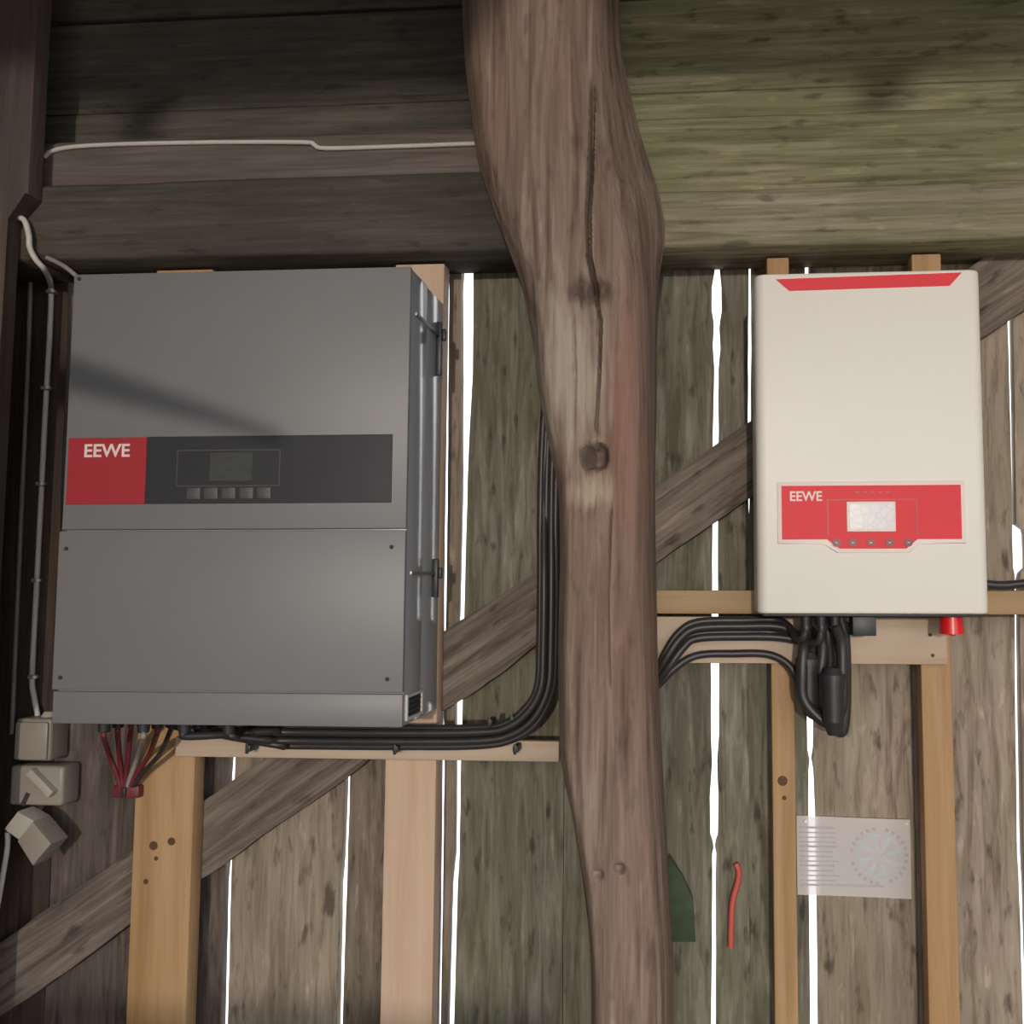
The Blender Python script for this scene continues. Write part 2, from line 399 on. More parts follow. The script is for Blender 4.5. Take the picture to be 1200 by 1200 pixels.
# ------------------------------------------------------------------ back wall: vertical planks with daylight in the gaps
wb_ = empty('wall_back', (0, Y_PL0, 0)); tag(wb_, kind='structure')
GAPS = [
    [(-70, 300, .3), (-120, 1040, .3)],
    [(36, 300, 1), (8, 1040, 1)],
    [(81.5, 335, 4), (79.5, 430, 4), (76, 500, 3.5), (73, 565, 3), (70, 640, .2), (58, 1040, .2)],
    [(168, 300, 1), (140, 1040, 1)],
    [(280, 300, 1), (274, 800, 1), (272, 880, 8), (270, 915, 9), (268, 1005, 7), (266, 1037, 9), (260, 1300, 9)],
    [(420, 300, 1), (409, 870, 3), (407, 910, 6.5), (404, 1000, 7), (402, 1037, 9), (395, 1300, 6)],
    [(523.5, 306, 4), (523.5, 330, 6), (522.5, 400, 6), (521.5, 560, 6), (520, 700, 6), (519.5, 760, 4), (518, 830, 3), (518, 890, 5.5), (516.5, 1037, 5), (512, 1300, 5)],
    [(548, 308, 12), (547, 330, 15), (547, 440, 13), (545, 500, 10), (544, 555, 7.5), (542, 640, 7), (540, 720, 7), (537, 830, 9), (536, 900, 7), (535, 1000, 6), (532, 1037, 8), (525, 1300, 8)],
    [(665, 300, 1), (660, 1040, 1)],
    [(841, 308, 3), (840, 325, 11), (840, 362, 12), (840, 380, 6), (840, 405, 9), (839.5, 430, 5), (839, 500, 6.5), (838, 640, 6.5), (838, 690, 6.5), (838, 780, 9.5), (838, 865, 9), (837.5, 892, 5.5), (837, 935, 10), (837, 980, 9), (837, 992, 1), (837, 1001, 5), (837, 1037, 4), (836, 1300, 6)],
    [(879, 320, 2.5), (879, 380, 4), (878, 560, 3.5), (878, 610, .05), (878, 1040, .05)],
    [(946, 305, 5), (946, 330, 5), (947, 600, 4), (948, 700, 6), (949, 745, 6), (950, 830, 8), (950, 878, 7.5), (950.5, 890, 3), (951, 905, 7), (952, 955, 9), (953, 1037, 10), (956, 1300, 10)],
    [(1058, 300, 1), (1074, 1040, 1)],
    [(1183, 340, 6), (1184, 362, 6), (1187, 500, 5), (1189, 614, 4), (1194, 621, 15), (1195, 666, 15), (1192, 673, 5), (1193, 800, 6), (1196, 1000, 7), (1198, 1037, 7), (1206, 1300, 7)],
    [(1325, 300, 1), (1345, 1040, 1)],
    [(1470, 300, 1), (1490, 1040, 1)],
    [(1620, 300, 1), (1645, 1040, 1)],
    [(1790, 300, 1), (1820, 1040, 1)],
    [(1960, 300, 1), (1985, 1040, 1)],
]
ZS = sorted(set([0.0, 0.1, 0.25, 0.4, 0.55, 2.26] + [0.6 + 0.0125 * i for i in range(129)]))
def edge(gap, side):
    pts = []
    for (u, v, w) in gap:
        p = P(u + side * w / 2.0, v, Y_PL0); pts.append((p.z, p.x))
    pts.sort()
    def f(z):
        if z <= pts[0][0]: return pts[0][1]
        for (z0, x0), (z1, x1) in zip(pts, pts[1:]):
            if z <= z1: return x0 + (x1 - x0) * (z - z0) / (z1 - z0)
        return pts[-1][1]
    return f
PL_MAT = ['dark_wood', 'dark_wood', 'plank_brown_shaded', 'plank_brown_shaded', 'plank', 'plank', 'plank', 'plank_mossy', 'plank_mossy', 'plank_mossy', 'plank_mossy', 'plank_bare', 'plank_bare', 'plank_bare', 'plank_bare', 'plank_bare', 'plank_bare', 'plank_bare']
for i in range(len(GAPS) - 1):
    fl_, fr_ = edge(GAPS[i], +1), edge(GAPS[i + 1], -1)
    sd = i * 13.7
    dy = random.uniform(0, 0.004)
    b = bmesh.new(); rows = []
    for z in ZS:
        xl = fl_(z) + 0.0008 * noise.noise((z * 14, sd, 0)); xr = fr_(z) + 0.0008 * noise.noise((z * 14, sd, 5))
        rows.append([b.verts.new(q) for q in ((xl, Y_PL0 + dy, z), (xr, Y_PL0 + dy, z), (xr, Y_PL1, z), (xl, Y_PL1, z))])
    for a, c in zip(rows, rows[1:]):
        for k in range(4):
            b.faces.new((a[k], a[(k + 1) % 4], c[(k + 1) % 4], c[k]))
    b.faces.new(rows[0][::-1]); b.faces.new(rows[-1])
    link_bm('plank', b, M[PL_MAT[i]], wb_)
# boards above the beams
zb = PZ(600, 215, 2.06)
k = 0
while zb < Z_TOP - 0.02:
    h = min(0.21 + 0.03 * (k % 2), Z_TOP - zb)
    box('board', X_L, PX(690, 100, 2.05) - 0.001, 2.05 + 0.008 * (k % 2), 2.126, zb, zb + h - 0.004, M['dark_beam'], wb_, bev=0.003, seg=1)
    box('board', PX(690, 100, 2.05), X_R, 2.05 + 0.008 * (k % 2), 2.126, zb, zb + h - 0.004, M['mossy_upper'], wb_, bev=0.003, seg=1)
    zb += h; k += 1

# ------------------------------------------------------------------ beams
def beam(name, x0, x1, y0, y1, z0, z1, mat, seed, rough=0.004, nx=90):
    """an old timber along x: rounded arrises, slightly uneven faces"""
    b = bmesh.new(); rows = []
    prof = []
    c = 0.008
    for (py, pz, sy, sz) in ((y0, z0, 1, 1), (y0, z1, 1, -1), (y1, z1, -1, -1), (y1, z0, -1, 1)):
        prof.append((py, pz, sy, sz))
    ring = []
    ring += [(y0 + c, z0), (y0, z0 + c)] + [(y0, z0 + (z1 - z0) * t) for t in (.2, .35, .5, .65, .8)] + [(y0, z1 - c), (y0 + c, z1)] + [(y1, z1), (y1, z0)]
    for i in range(nx + 1):
        x = x0 + (x1 - x0) * i / nx
        r = []
        for (y, z) in ring:
            dd = noise.noise((x * 5 + seed, y * 9, z * 14)) * rough
            front = y < y1 - 1e-4
            r.append(b.verts.new((x, y + (abs(dd) if front else 0), z + (dd * 0.8 if front else 0))))
        rows.append(r)
    n = len(ring)
    for a, d in zip(rows, rows[1:]):
        for k in range(n):
            b.faces.new((a[k], a[(k + 1) % n], d[(k + 1) % n], d[k]))
    b.faces.new(rows[0][::-1]); b.faces.new(rows[-1])
    return link_bm(name, b, mat, smooth=50)

XM = PX(690, 250, Y_BM0)
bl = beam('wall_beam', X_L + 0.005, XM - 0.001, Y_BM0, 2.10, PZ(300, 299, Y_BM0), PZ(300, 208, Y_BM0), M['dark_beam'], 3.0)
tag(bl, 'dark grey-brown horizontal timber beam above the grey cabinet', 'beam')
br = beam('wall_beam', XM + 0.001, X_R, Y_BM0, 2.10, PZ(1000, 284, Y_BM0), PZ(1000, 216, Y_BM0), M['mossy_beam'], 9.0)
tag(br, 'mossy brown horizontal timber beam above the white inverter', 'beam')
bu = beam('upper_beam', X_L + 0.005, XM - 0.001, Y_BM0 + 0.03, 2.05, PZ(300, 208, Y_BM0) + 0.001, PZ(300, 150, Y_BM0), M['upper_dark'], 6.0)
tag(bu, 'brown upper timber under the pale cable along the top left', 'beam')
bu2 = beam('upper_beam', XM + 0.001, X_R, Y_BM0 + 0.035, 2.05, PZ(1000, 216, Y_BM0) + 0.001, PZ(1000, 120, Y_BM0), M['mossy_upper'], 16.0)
tag(bu2, 'green-stained upper timber at the top right', 'beam')

# ------------------------------------------------------------------ corner post with a wider head (far left)
xa, xb_, xc = X_L + 0.002, PX(16, 600, 1.97), PX(47, 210, 1.935)
z1, z2 = PZ(30, 262, 1.935), PZ(30, 235, 1.935)
cp = link_bm('corner_post', bm_prism([(xa, 0.0), (xb_, 0.0), (xb_, z1), (xc, z2), (xc, Z_TOP - 0.13), (xa, Z_TOP - 0.13)], 1.90, 1.943, bev=0.006), M['post_dark'], smooth=40)
tag(cp, 'dark reddish-brown corner post with a wider head at the far left', 'post')

# ------------------------------------------------------------------ diagonal brace
pa, pb = P(-20, 1161, Y_BR0), P(1235, 292, Y_BR0)
dv = pb - pa; Lb = dv.length; ang = math.atan2(dv.z, dv.x)
hh = 0.072
b = bmesh.new(); rows = []
n = 120
for i in range(n + 1):
    x = Lb * i / n
    up = hh + 0.008 * noise.noise((x * 4, 0, 1)) + 0.003 * noise.noise((x * 17, 0, 2))
    lo = -hh + 0.010 * noise.noise((x * 4, 5, 1)) + 0.003 * noise.noise((x * 17, 7, 2))
    r = []
    for t, yo in ((0, .004), (.06, .0), (.25, .0), (.5, 0), (.75, 0), (.94, 0), (1, .004)):
        z = lo + (up - lo) * t
        r.append(b.verts.new((x, yo + 0.002 * abs(noise.noise((x * 6, z * 25, 3))), z)))
    r.append(b.verts.new((x, 0.043, up))); r.append(b.verts.new((x, 0.043, lo)))
    rows.append(r)
for a, c in zip(rows, rows[1:]):
    for k in range(9):
        b.faces.new((a[k], a[(k + 1) % 9], c[(k + 1) % 9], c[k]))
b.faces.new(rows[0][::-1]); b.faces.new(rows[-1])
bo = link_bm('diagonal_brace', b, M['brace'], origin=(0, 0, 0), smooth=50)
bo.location = pa; bo.rotation_euler = (0, -ang, 0)
tag(bo, 'rough brown diagonal timber brace rising from lower left to upper right behind everything', 'brace')

# ------------------------------------------------------------------ crooked oak post
PL = [(535, -80), (540, 60), (548, 130), (554, 175), (565, 215), (588, 275), (608, 330), (620, 390), (629, 460), (640, 520), (650, 570), (653, 640), (652, 720), (652, 830), (655, 900), (667, 960), (680, 1037), (690, 1150), (690, 1700)]
PR = [(706, -80), (708, 60), (716, 130), (722, 175), (735, 215), (746, 270), (754, 330), (756, 450), (757, 560), (759, 700), (766, 860), (776, 1037), (782, 1150), (782, 1700)]
PY0, PY1 = 1.715, 1.938
def poly(pts, Yd):
    q = sorted((PZ(u, v, Yd), PX(u, v, Yd)) for u, v in pts)
    def f(z):
        if z <= q[0][0]: return q[0][1]
        for i in range(len(q) - 1):
            if z <= q[i + 1][0]:
                z0, x0 = q[i]; z1, x1 = q[i + 1]
                t = (z - z0) / (z1 - z0)
                m0 = (q[i + 1][1] - q[max(i - 1, 0)][1]) / max(q[i + 1][0] - q[max(i - 1, 0)][0], 1e-6) * (z1 - z0)
                j = min(i + 2, len(q) - 1)
                m1 = (q[j][1] - q[i][1]) / max(q[j][0] - q[i][0], 1e-6) * (z1 - z0)
                return (2*t**3-3*t*t+1)*x0 + (t**3-2*t*t+t)*m0 + (-2*t**3+3*t*t)*x1 + (t**3-t*t)*m1
        return q[-1][1]
    return f
PRB = [(728, -80), (730, 60), (745, 130), (758, 175), (771, 215), (780, 255), (780, 290), (774, 330), (771, 380), (770, 450), (769, 560), (770, 700), (774, 860), (785, 1037), (790, 1150), (790, 1700)]
fL, fR, fB = poly(PL, PY0 + 0.03), poly(PR, PY0 + 0.03), poly(PRB, PY1)
def post_dent(x, z):
    """depth (m) carved into the front face: cracks, knot, mortise, scars; x, z in metres"""
    d = 0.0
    def crack(pts, w, depth):
        r = 0.0
        for (u0, v0), (u1, v1) in zip(pts, pts[1:]):
            a = P(u0, v0, PY0); c = P(u1, v1, PY0)
            zz = min(max(z, c.z), a.z)
            t = (a.z - zz) / max(a.z - c.z, 1e-6)
            dx = abs(x - (a.x + (c.x - a.x) * t)); dz = abs(z - zz)
            r = max(r, depth * max(0, 1 - (dx / w) ** 2) * max(0, 1 - (dz / 0.02)))
        return r
    d += crack([(693, 100), (692, 200), (689, 250), (690, 300), (697, 335)], 0.006, 0.030)
    d += crack([(699, 350), (704, 380), (702, 440), (698, 500)], 0.004, 0.018)
    d += crack([(672, 380), (674, 440), (672, 500)], 0.003, 0.007)
    d += crack([(716, 600), (712, 700), (714, 800)], 0.003, 0.006)
    k = P(697, 340, PY0); q = ((x - k.x) / 0.035) ** 2 + ((z - k.z) / 0.022) ** 2
    d += 0.016 * math.exp(-q * 1.4) + 0.006 * math.exp(-q * 0.3) * noise.noise((x * 60, 0, z * 60))
    k = P(697, 536, PY0); q = (((x - k.x) / 0.026) ** 4 + ((z - k.z) / 0.023) ** 4) ** .25 + 0.18 * noise.noise((x * 45, 9, z * 45))
    d += 0.030 * max(0.0, min(1.0, (1.12 - q) * 2.5))
    k = P(690, 585, PY0); q = ((x - k.x) / 0.04) ** 2 + ((z - k.z) / 0.03) ** 2
    d += 0.006 * math.exp(-q)
    for (u, v) in ((700, 1026), (725, 1018)):
        k = P(u, v, PY0); q = ((x - k.x) / 0.011) ** 2 + ((z - k.z) / 0.008) ** 2
        d += 0.016 * math.exp(-q * q)
    return d
b = bmesh.new(); rows = []
NF, NSID, NBK = 110, 10, 8
z = 0.0
zl = []
while z < Z_TOP - 0.002:
    zl.append(z); z += 0.02 if z < 0.6 else 0.006
zl.append(Z_TOP - 0.002)
for z in zl:
    xl, xr, xbk = fL(z), fR(z), fB(z); w = xr - xl
    ring = []
    for i in range(NF + 1):
        t = i / NF; x = xl + w * t
        s = min(t, 1 - t)
        y = PY0 + 0.05 * max(0, 1 - s / 0.16) ** 2 + 0.012 * (2 * t - 1) ** 2
        nrm = 0.005 * noise.noise((x * 9, 1, z * 2.2)) + 0.0030 * noise.noise((x * 55, 2, z * 5)) + 0.0014 * noise.noise((x * 150, 3, z * 9))
        ring.append((x, y + nrm + post_dent(x, z)))
    for i in range(1, NSID):
        t = i / NSID; ring.append((xr + (xbk - xr) * t + 0.003 * noise.noise((4, t * 6, z * 4)), PY0 + 0.062 + (PY1 - PY0 - 0.062) * t))
    for i in range(NBK + 1):
        t = i / NBK; ring.append((xbk - 0.004 - (xbk - xl - 0.010) * t, PY1))
    for i in range(1, NSID):
        t = i / NSID; ring.append((xl - 0.004 * math.sin(math.pi * t) + 0.003 * noise.noise((8, t * 6, z * 4)), PY1 - (PY1 - PY0 - 0.062) * t))
    rows.append([b.verts.new((x, y, z)) for x, y in ring])
n = len(rows[0])
for a, c in zip(rows, rows[1:]):
    for k in range(n):
        b.faces.new((a[k], a[(k + 1) % n], c[(k + 1) % n], c[k]))
b.faces.new(rows[0][::-1]); b.faces.new(rows[-1])
def tint_spots(m, spots):  # pale wear and scar, reddish tint, darker tone at knot and mortise
    N, L = m.node_tree.nodes, m.node_tree.links
    bs_ = N['Principled BSDF']
    last = bs_.inputs['Base Color'].links[0].from_socket
    tc = N.new('ShaderNodeTexCoord')
    for (c, rad, col, amt, seed) in spots:
        sb = N.new('ShaderNodeVectorMath'); sb.operation = 'SUBTRACT'; sb.inputs[1].default_value = c
        L.new(tc.outputs['Object'], sb.inputs[0])
        ml = N.new('ShaderNodeVectorMath'); ml.operation = 'MULTIPLY'; ml.inputs[1].default_value = (1 / rad[0], 0, 1 / rad[1])
        L.new(sb.outputs[0], ml.inputs[0])
        ln = N.new('ShaderNodeVectorMath'); ln.operation = 'LENGTH'; L.new(ml.outputs[0], ln.inputs[0])
        mp = N.new('ShaderNodeMapping'); mp.inputs['Scale'].default_value = (1, 1, .12); mp.inputs['Location'].default_value = (seed, seed, 0)
        L.new(tc.outputs['Object'], mp.inputs['Vector'])
        nz = N.new('ShaderNodeTexNoise'); nz.inputs['Scale'].default_value = 70; nz.inputs['Detail'].default_value = 5
        L.new(mp.outputs[0], nz.inputs['Vector'])
        ad = N.new('ShaderNodeMath'); ad.operation = 'MULTIPLY_ADD'; ad.inputs[1].default_value = -1.8; ad.inputs[2].default_value = 0.9
        L.new(nz.outputs['Fac'], ad.inputs[0])
        su = N.new('ShaderNodeMath'); su.operation = 'ADD'; L.new(ln.outputs['Value'], su.inputs[0]); L.new(ad.outputs[0], su.inputs[1])
        mr = N.new('ShaderNodeMapRange'); mr.inputs['From Min'].default_value = 0.35; mr.inputs['From Max'].default_value = 1.0
        mr.inputs['To Min'].default_value = amt; mr.inputs['To Max'].default_value = 0.0
        L.new(su.outputs[0], mr.inputs['Value'])
        mx = N.new('ShaderNodeMix'); mx.data_type = 'RGBA'; mx.inputs['B'].default_value = tuple(col) + (1,)
        L.new(mr.outputs['Result'], mx.inputs['Factor']); L.new(last, mx.inputs['A'])
        last = mx.outputs['Result']
    L.new(last, bs_.inputs['Base Color'])
xs_ = [v.co.x for v in b.verts]; po_o = Vector(((min(xs_) + max(xs_)) / 2, 0, 0))
def sp(u, v): q = P(u, v, PY0) - po_o; return (q.x, 0.0, q.z)
tint_spots(M['post'], [(sp(668, 440), (0.10, 0.20), (0.46, 0.39, 0.32), 0.75, 1.0), (sp(735, 480), (0.045, 0.30), (0.34, 0.175, 0.135), 0.55, 4.0),
                 (sp(692, 578), (0.05, 0.04), (0.50, 0.41, 0.30), 0.8, 7.0), (sp(692, 342), (0.055, 0.035), (0.09, 0.06, 0.05), 0.9, 9.0), (sp(697, 536), (0.04, 0.035), (0.08, 0.055, 0.05), 0.9, 12.0)])
po = link_bm('timber_post', b, M['post'], smooth=60)
tag(po, 'crooked old oak post with cracks and a square mortise hole in the centre', 'post')

# ------------------------------------------------------------------ pine studs, rails and boards
def stud(name, u0, u1, v, z0, z1, mat, label, y0=Y_ST0, y1=Y_ST1, knots=(), x=None, parts_front=True):
    x0, x1 = (PX(u0, v, y0), PX(u1, v, y0)) if x is None else x
    root = empty(name, ((x0 + x1) / 2, (y0 + y1) / 2, z0))
    box('timber', x0, x1, y0, y1, z0, z1, mat, root, bev=0.003)
    for (u, vv, r) in knots:
        k = P(u, vv, y0)
        link_bm('knot', bm_disc((k.x, k.z), r, y0 - 0.0006, y0 + 0.001, 14), M['knot'], root)
    tag(root, label, 'stud', 'pine wall studs')
    return root
ZB_L = PZ(300, 299, Y_BM0) - 0.006; ZB_R = PZ(1000, 284, Y_BM0) - 0.006
stud('pine_stud', 157, 226, 960, 0.0, ZB_L, M['pine'], 'knotty orange pine stud under the left half of the grey cabinet', knots=((201, 986, .009), (180, 991, .010), (183, 1006, .005), (171, 1033, .006)))
stud('pine_stud', 450, 510, 960, 0.0, ZB_L, M['pine_pale'], 'wide pale pine stud under the right edge of the grey cabinet')
stud('pine_stud', 905, 932, 900, 0.0, ZB_R, M['pine'], 'narrow pine stud left of the pinned paper', knots=((917, 915, .011), (919, 935, .005)))
stud('pine_stud', 1082, 1118, 900, 0.0, ZB_R, M['pine'], 'yellow pine stud right of the pinned paper')

def rail(name, u0, u1, v0, v1, mat, label, cat, y0=Y_RL0, y1=Y_ST0 - 0.001, screws=()):
    um = (u0 + u1) / 2
    vm = (v0 + v1) / 2
    x0, x1, z0, z1 = PX(u0, vm, y0), PX(u1, vm, y0), PZ(um, v1, y0), PZ(um, v0, y0)
    root = empty(name, ((x0 + x1) / 2, (y0 + y1) / 2, z0))
    box('board', x0, x1, y0, y1, z0, z1, mat, root, bev=0.003)
    for (u, v) in screws:
        k = P(u, v, y0)
        link_bm('screw', bm_disc((k.x, k.z), 0.004, y0 - 0.001, y0 + 0.001, 10), M['knot'], root)
    tag(root, label, cat)
    return root
rail('batten', 205, 655, 866, 890, M['pine_pale_h'], 'pale pine batten under the black cables below the grey cabinet', 'batten')
rail('mounting_rail', 745, 1330, 692, 720, M['pine_h'], 'pine rail behind the bottom edge of the white inverter', 'rail')
rail('backing_board', 760, 1110, 723, 778, M['pine_pale_h'], 'pale pinkish pine board under the white inverter', 'board', screws=((1090, 744), (1093, 768)))

# ------------------------------------------------------------------ grey cabinet
CF, CB = 1.765, 2.010
gx0, gx1 = PX(74, 583, CF), PX(476.5, 583, CF)
gz0, gz1 = PZ(275, 850.5, CF), PZ(275, 317, CF)
g = empty('inverter_cabinet', ((gx0 + gx1) / 2, (CF + CB) / 2, gz0))
tag(g, 'large grey steel inverter cabinet with red and black display strip', 'inverter')
def gz(v): return PZ(275, v, CF)
def gx(u, v): return PX(u, v, CF)
box('front_housing', gx0 + .0015, gx1 - .0015, CF + 0.010, 1.884, gz0 + .001, gz1 - .001, M['grey_side_lit'], g, bev=0.003)
box('rear_housing', gx0 + .004, gx1 - .004, 1.8845, CB - 0.0005, gz0 + .003, gz1 - .003, M['grey_side_lit'], g, bev=0.002)
up = box('upper_panel', gx0, gx1, CF, CF + 0.0098, gz(621) + .0015, gz1, M['grey_paint'], g, bev=0.003)
lp = box('lower_panel', gx0 - .004, gx1, CF - 0.002, CF + 0.0098, gz(811) + .0015, gz(621) - .0015, M['grey_paint'], g, bev=0.003)
bs = box('base_panel', gx0 - .002, gx1 - .0, CF, CF + 0.0098, gz0, gz(811) - .0015, M['grey_paint'], g, bev=0.003)
def screw(parent, u, v, y, r=0.0042):
    k = P(u, v, y)
    o = link_bm('screw', bm_disc((k.x, k.z), r, y - 0.002, y + 0.001, 12), M['seam'], parent)
    return o
for (u, v) in ((93, 327),): screw(up, u, v, CF)
for (u, v) in ((78, 643), (459, 641), (71, 794), (454, 796)): screw(lp, u, v, CF - 0.002)
# display strip
ds = box('display_strip', gx(172, 550), gx(459.5, 550), CF - 0.003, CF - 0.0002, gz(590), gz(511), M['black_panel'], g, bev=0.0006, seg=1)
rb = box('logo_plate', gx(80, 550), gx(172, 550) - .0004, CF - 0.003, CF - 0.0002, gz(590), gz(511.5), M['red'], g, bev=0.0006, seg=1)
rb['label'] = 'red logo plate'
lettering('lettering', 'EEWE', gx(100.5, 526), gx(153.5, 526), gz(534.5), gz(519), CF - 0.0031, M['letter_white'], rb)
# thin printed frame around the LCD
fr = bmesh.new(); fb = []
xa_, xb2, za_, zb_2 = gx(208, 548), gx(329, 548), gz(570), gz(527)
t_ = 0.0022
for (x0, x1, z0, z1) in ((xa_, xb2, zb_2 - t_, zb_2), (xa_, xb2, za_, za_ + t_), (xa_, xa_ + t_, za_ + t_, zb_2 - t_), (xb2 - t_, xb2, za_ + t_, zb_2 - t_)):
    fb.append(bm_box(x0, x1, CF - 0.0036, CF - 0.0031, z0, z1))
fr.free()
link_bm('printed_frame', merge(fb), M['panel_line'], ds)
box('lcd_screen', gx(247, 546), gx(297, 546), CF - 0.0042, CF - 0.0031, gz(564), gz(530.5), M['lcd_off'], ds, bev=0.0003, seg=1)
for u in (228, 248.5, 269, 290, 310.5):
    box('button', gx(u - 8, 578), gx(u + 8, 578), CF - 0.0052, CF - 0.0031, gz(585), gz(571.5), M['button_grey'], ds, bev=0.0012)
# latches and vent on the right-hand side
XS = gx1 - .004
def side_y(u): return CF * (822.0 - 476.5) / (822.0 - u)
def zat(v, Y): return PZ(510, v, Y)
yl = side_y(512)
for (va, vb, vc) in ((378, 440, 393), (655, 700, 672)):
    la = box('latch', XS, XS + 0.012, yl - 0.008, yl + 0.008, zat(vb, yl), zat(va, yl), M['black_plastic'], g, bev=0.002)
    box('latch_hook', XS, XS + 0.007, 1.80, yl - 0.0085, zat(vc + 2, yl), zat(vc - 2, yl), M['steel'], la, bev=0.0008, seg=1)
    box('latch_pin', XS + 0.0125, XS + 0.020, yl - 0.006, yl + 0.010, zat(vc + 6, yl), zat(vc - 7, yl), M['black_plastic'], la, bev=0.002)
XF = gx1 - .0015
vy0, vy1 = 1.792, 1.880
vz0, vz1 = gz(841), gz(818)
vt = box('side_vent', XF, XF + 0.0015, vy0, vy1, vz0, vz1, M['seam'], g)
fb = []
for (a, c, z0, z1) in ((vy0 - .008, vy1 + .008, vz1, vz1 + .006), (vy0 - .008, vy1 + .008, vz0 - .006, vz0), (vy0 - .008, vy0, vz0, vz1), (vy1, vy1 + .008, vz0, vz1)):
    fb.append(bm_box(XF, XF + 0.005, a, c, z0, z1))
link_bm('vent_frame', merge(fb), M['white_cable'], vt)
for k in range(3):
    zc = vz0 + (vz1 - vz0) * (k + 1) / 4
    box('slat', XF + .0016, XF + 0.003, vy0, vy1, zc - .0015, zc + .0015, M['black_plastic'], vt)
# cable glands on the underside
GL = [(u, 1.80 + 0.055 * (i % 3)) for i, u in enumerate((122, 138, 153, 168, 184, 200, 216, 232, 250, 268))]
GLAND = []
for (u, yd) in GL:
    x = PX(u, 860, yd)
    b = bmesh.new()
    bmesh.ops.create_cone(b, cap_ends=True, segments=12, radius1=0.011, radius2=0.013, depth=0.022, matrix=Matrix.Translation((x, yd, gz0 - 0.0105)))
    link_bm('cable_gland', b, M['black_plastic'], g, smooth=40)
    GLAND.append((x, yd))

# ------------------------------------------------------------------ black cables below and right of the grey cabinet
def pts3(lst, y): return [P(u, v, q if q else y) for (u, v, *r) in lst for q in [r[0] if r else None]]
CAB_L = [  # vertical offset of each run in pixels, depth, radius
    (-10, 1.955, .0085, 'black cable running highest under the grey cabinet and up beside the oak post', 9),
    (-2, 1.968, .0085, 'black cable second from the top in the run below the grey cabinet', 8),
    (5, 1.950, .0085, 'black cable in the middle of the run below the grey cabinet', 7),
    (-5, 1.936, .0085, 'front black cable of the run below the grey cabinet', 6),
    (11, 1.968, .0080, 'black cable running lowest along the pine batten and round the bend', 5),
]
for k, (dv_, yd, rad, lab, gi) in enumerate(CAB_L):
    gxp, gyp = GLAND[gi]
    us = 262 + 8 * k
    ur = 641 + dv_ * 0.85
    pts = [Vector((gxp, gyp, gz0 - 0.021)), Vector((gxp + .01, gyp + .01, gz0 - 0.030)), P(us + 30, 862 + dv_, yd - 0.03), P(340, 863 + dv_, yd), P(460, 864 + dv_, yd),
           P(560, 863 + dv_, yd), P(596 + dv_ * .6, 857 + dv_ * .8, yd), P(622 + dv_ * .8, 838 + dv_ * .6, yd), P(ur - 3, 806, yd), P(ur, 760, yd), P(ur + 1, 680, yd), P(ur + 1, 600, 1.962), P(ur + 3, 520, 1.966), P(ur + 8, 440, 1.966)]
    o = tube('power_cable', pts, rad, M['black_cable'])
    tag(o, lab, 'cable', 'black cables of the grey cabinet')
for (u, v, lab) in ((293, 876, 'black cable clip on the batten under the middle of the grey cabinet'), (465, 877, 'black cable clip on the batten near the right stud'), (605, 877, 'black cable clip under the cable bend on the pale batten'), (575, 846, 'black cable tie end above the run, left of the bend'), (601, 843, 'black cable tie end above the run, at the bend')):
    p = P(u, v, 1.955)
    o = link_bm('cable_clip', merge([bm_box(p.x - .006, p.x + .006, p.y - .012, 1.985, p.z - .008, p.z + .008, .003), bm_box(p.x - .003, p.x + .003, p.y - .016, p.y - .010, p.z - .011, p.z + .011, .001)]), M['black_plastic'], smooth=40)
    tag(o, lab, 'cable clip', 'cable clips by the grey cabinet')
# dark red and dark leads gathered to a plug at the left
labs = ['dark red lead hanging leftmost under the grey cabinet', 'dark red lead second from the left under the grey cabinet', 'dark red lead third from the left under the grey cabinet', 'pale grey lead among the dark red ones under the grey cabinet', 'dark red lead right of the pale one under the grey cabinet', 'black lead slanting rightmost of the hanging bunch under the grey cabinet']
for i, (u1, lab) in enumerate(zip((122, 138, 152, 168, 184, 200), labs)):
    gxp, gyp = GLAND[i]
    ue = 141 + 3.0 * i
    pts = [Vector((gxp, gyp, gz0 - 0.021)), Vector((gxp, gyp, gz0 - 0.034)), P(u1 + (ue - u1) * .3, 884, 1.95), P(u1 + (ue - u1) * .75, 906, 1.98), P(ue, 921, 1.988)]
    mt = M['grey_cable'] if i == 3 else (M['black_cable'] if i == 5 else M['dark_red_cable'])
    o = tube('hanging_lead', pts, 0.0055, mt, sides=8)
    tag(o, lab, 'cable', 'leads hanging under the grey cabinet')
p = P(150, 927, 1.992)
root = empty('lead_connector', (p.x, 2.0, p.z - .02)); tag(root, 'dark red connector block gathering the hanging leads beside the pine stud', 'connector')
box('block', p.x - .038, p.x + .026, 1.990, 2.010, p.z - .016, p.z + .012, M['dark_red_cable'], root, bev=0.004)
box('clip', p.x - .012, p.x - .002, 1.984, 1.9895, p.z - .012, p.z + .008, M['black_plastic'], root, bev=0.001)

# ------------------------------------------------------------------ white inverter
WF, WB = 1.850, Y_RL0 - 0.0005
wx0, wx1 = PX(886, 520, WF), PX(1155.5, 520, WF)
wz0, wz1 = PZ(1020, 719.5, WF), PZ(1020, 318, WF)
w = empty('wall_inverter', ((wx0 + wx1) / 2, (WF + WB) / 2, wz0))
tag(w, 'white wall-mounted inverter with rounded edges and a red control panel', 'inverter')
def wx(u, v): return PX(u, v, WF)
def wz(v): return PZ(1020, v, WF)
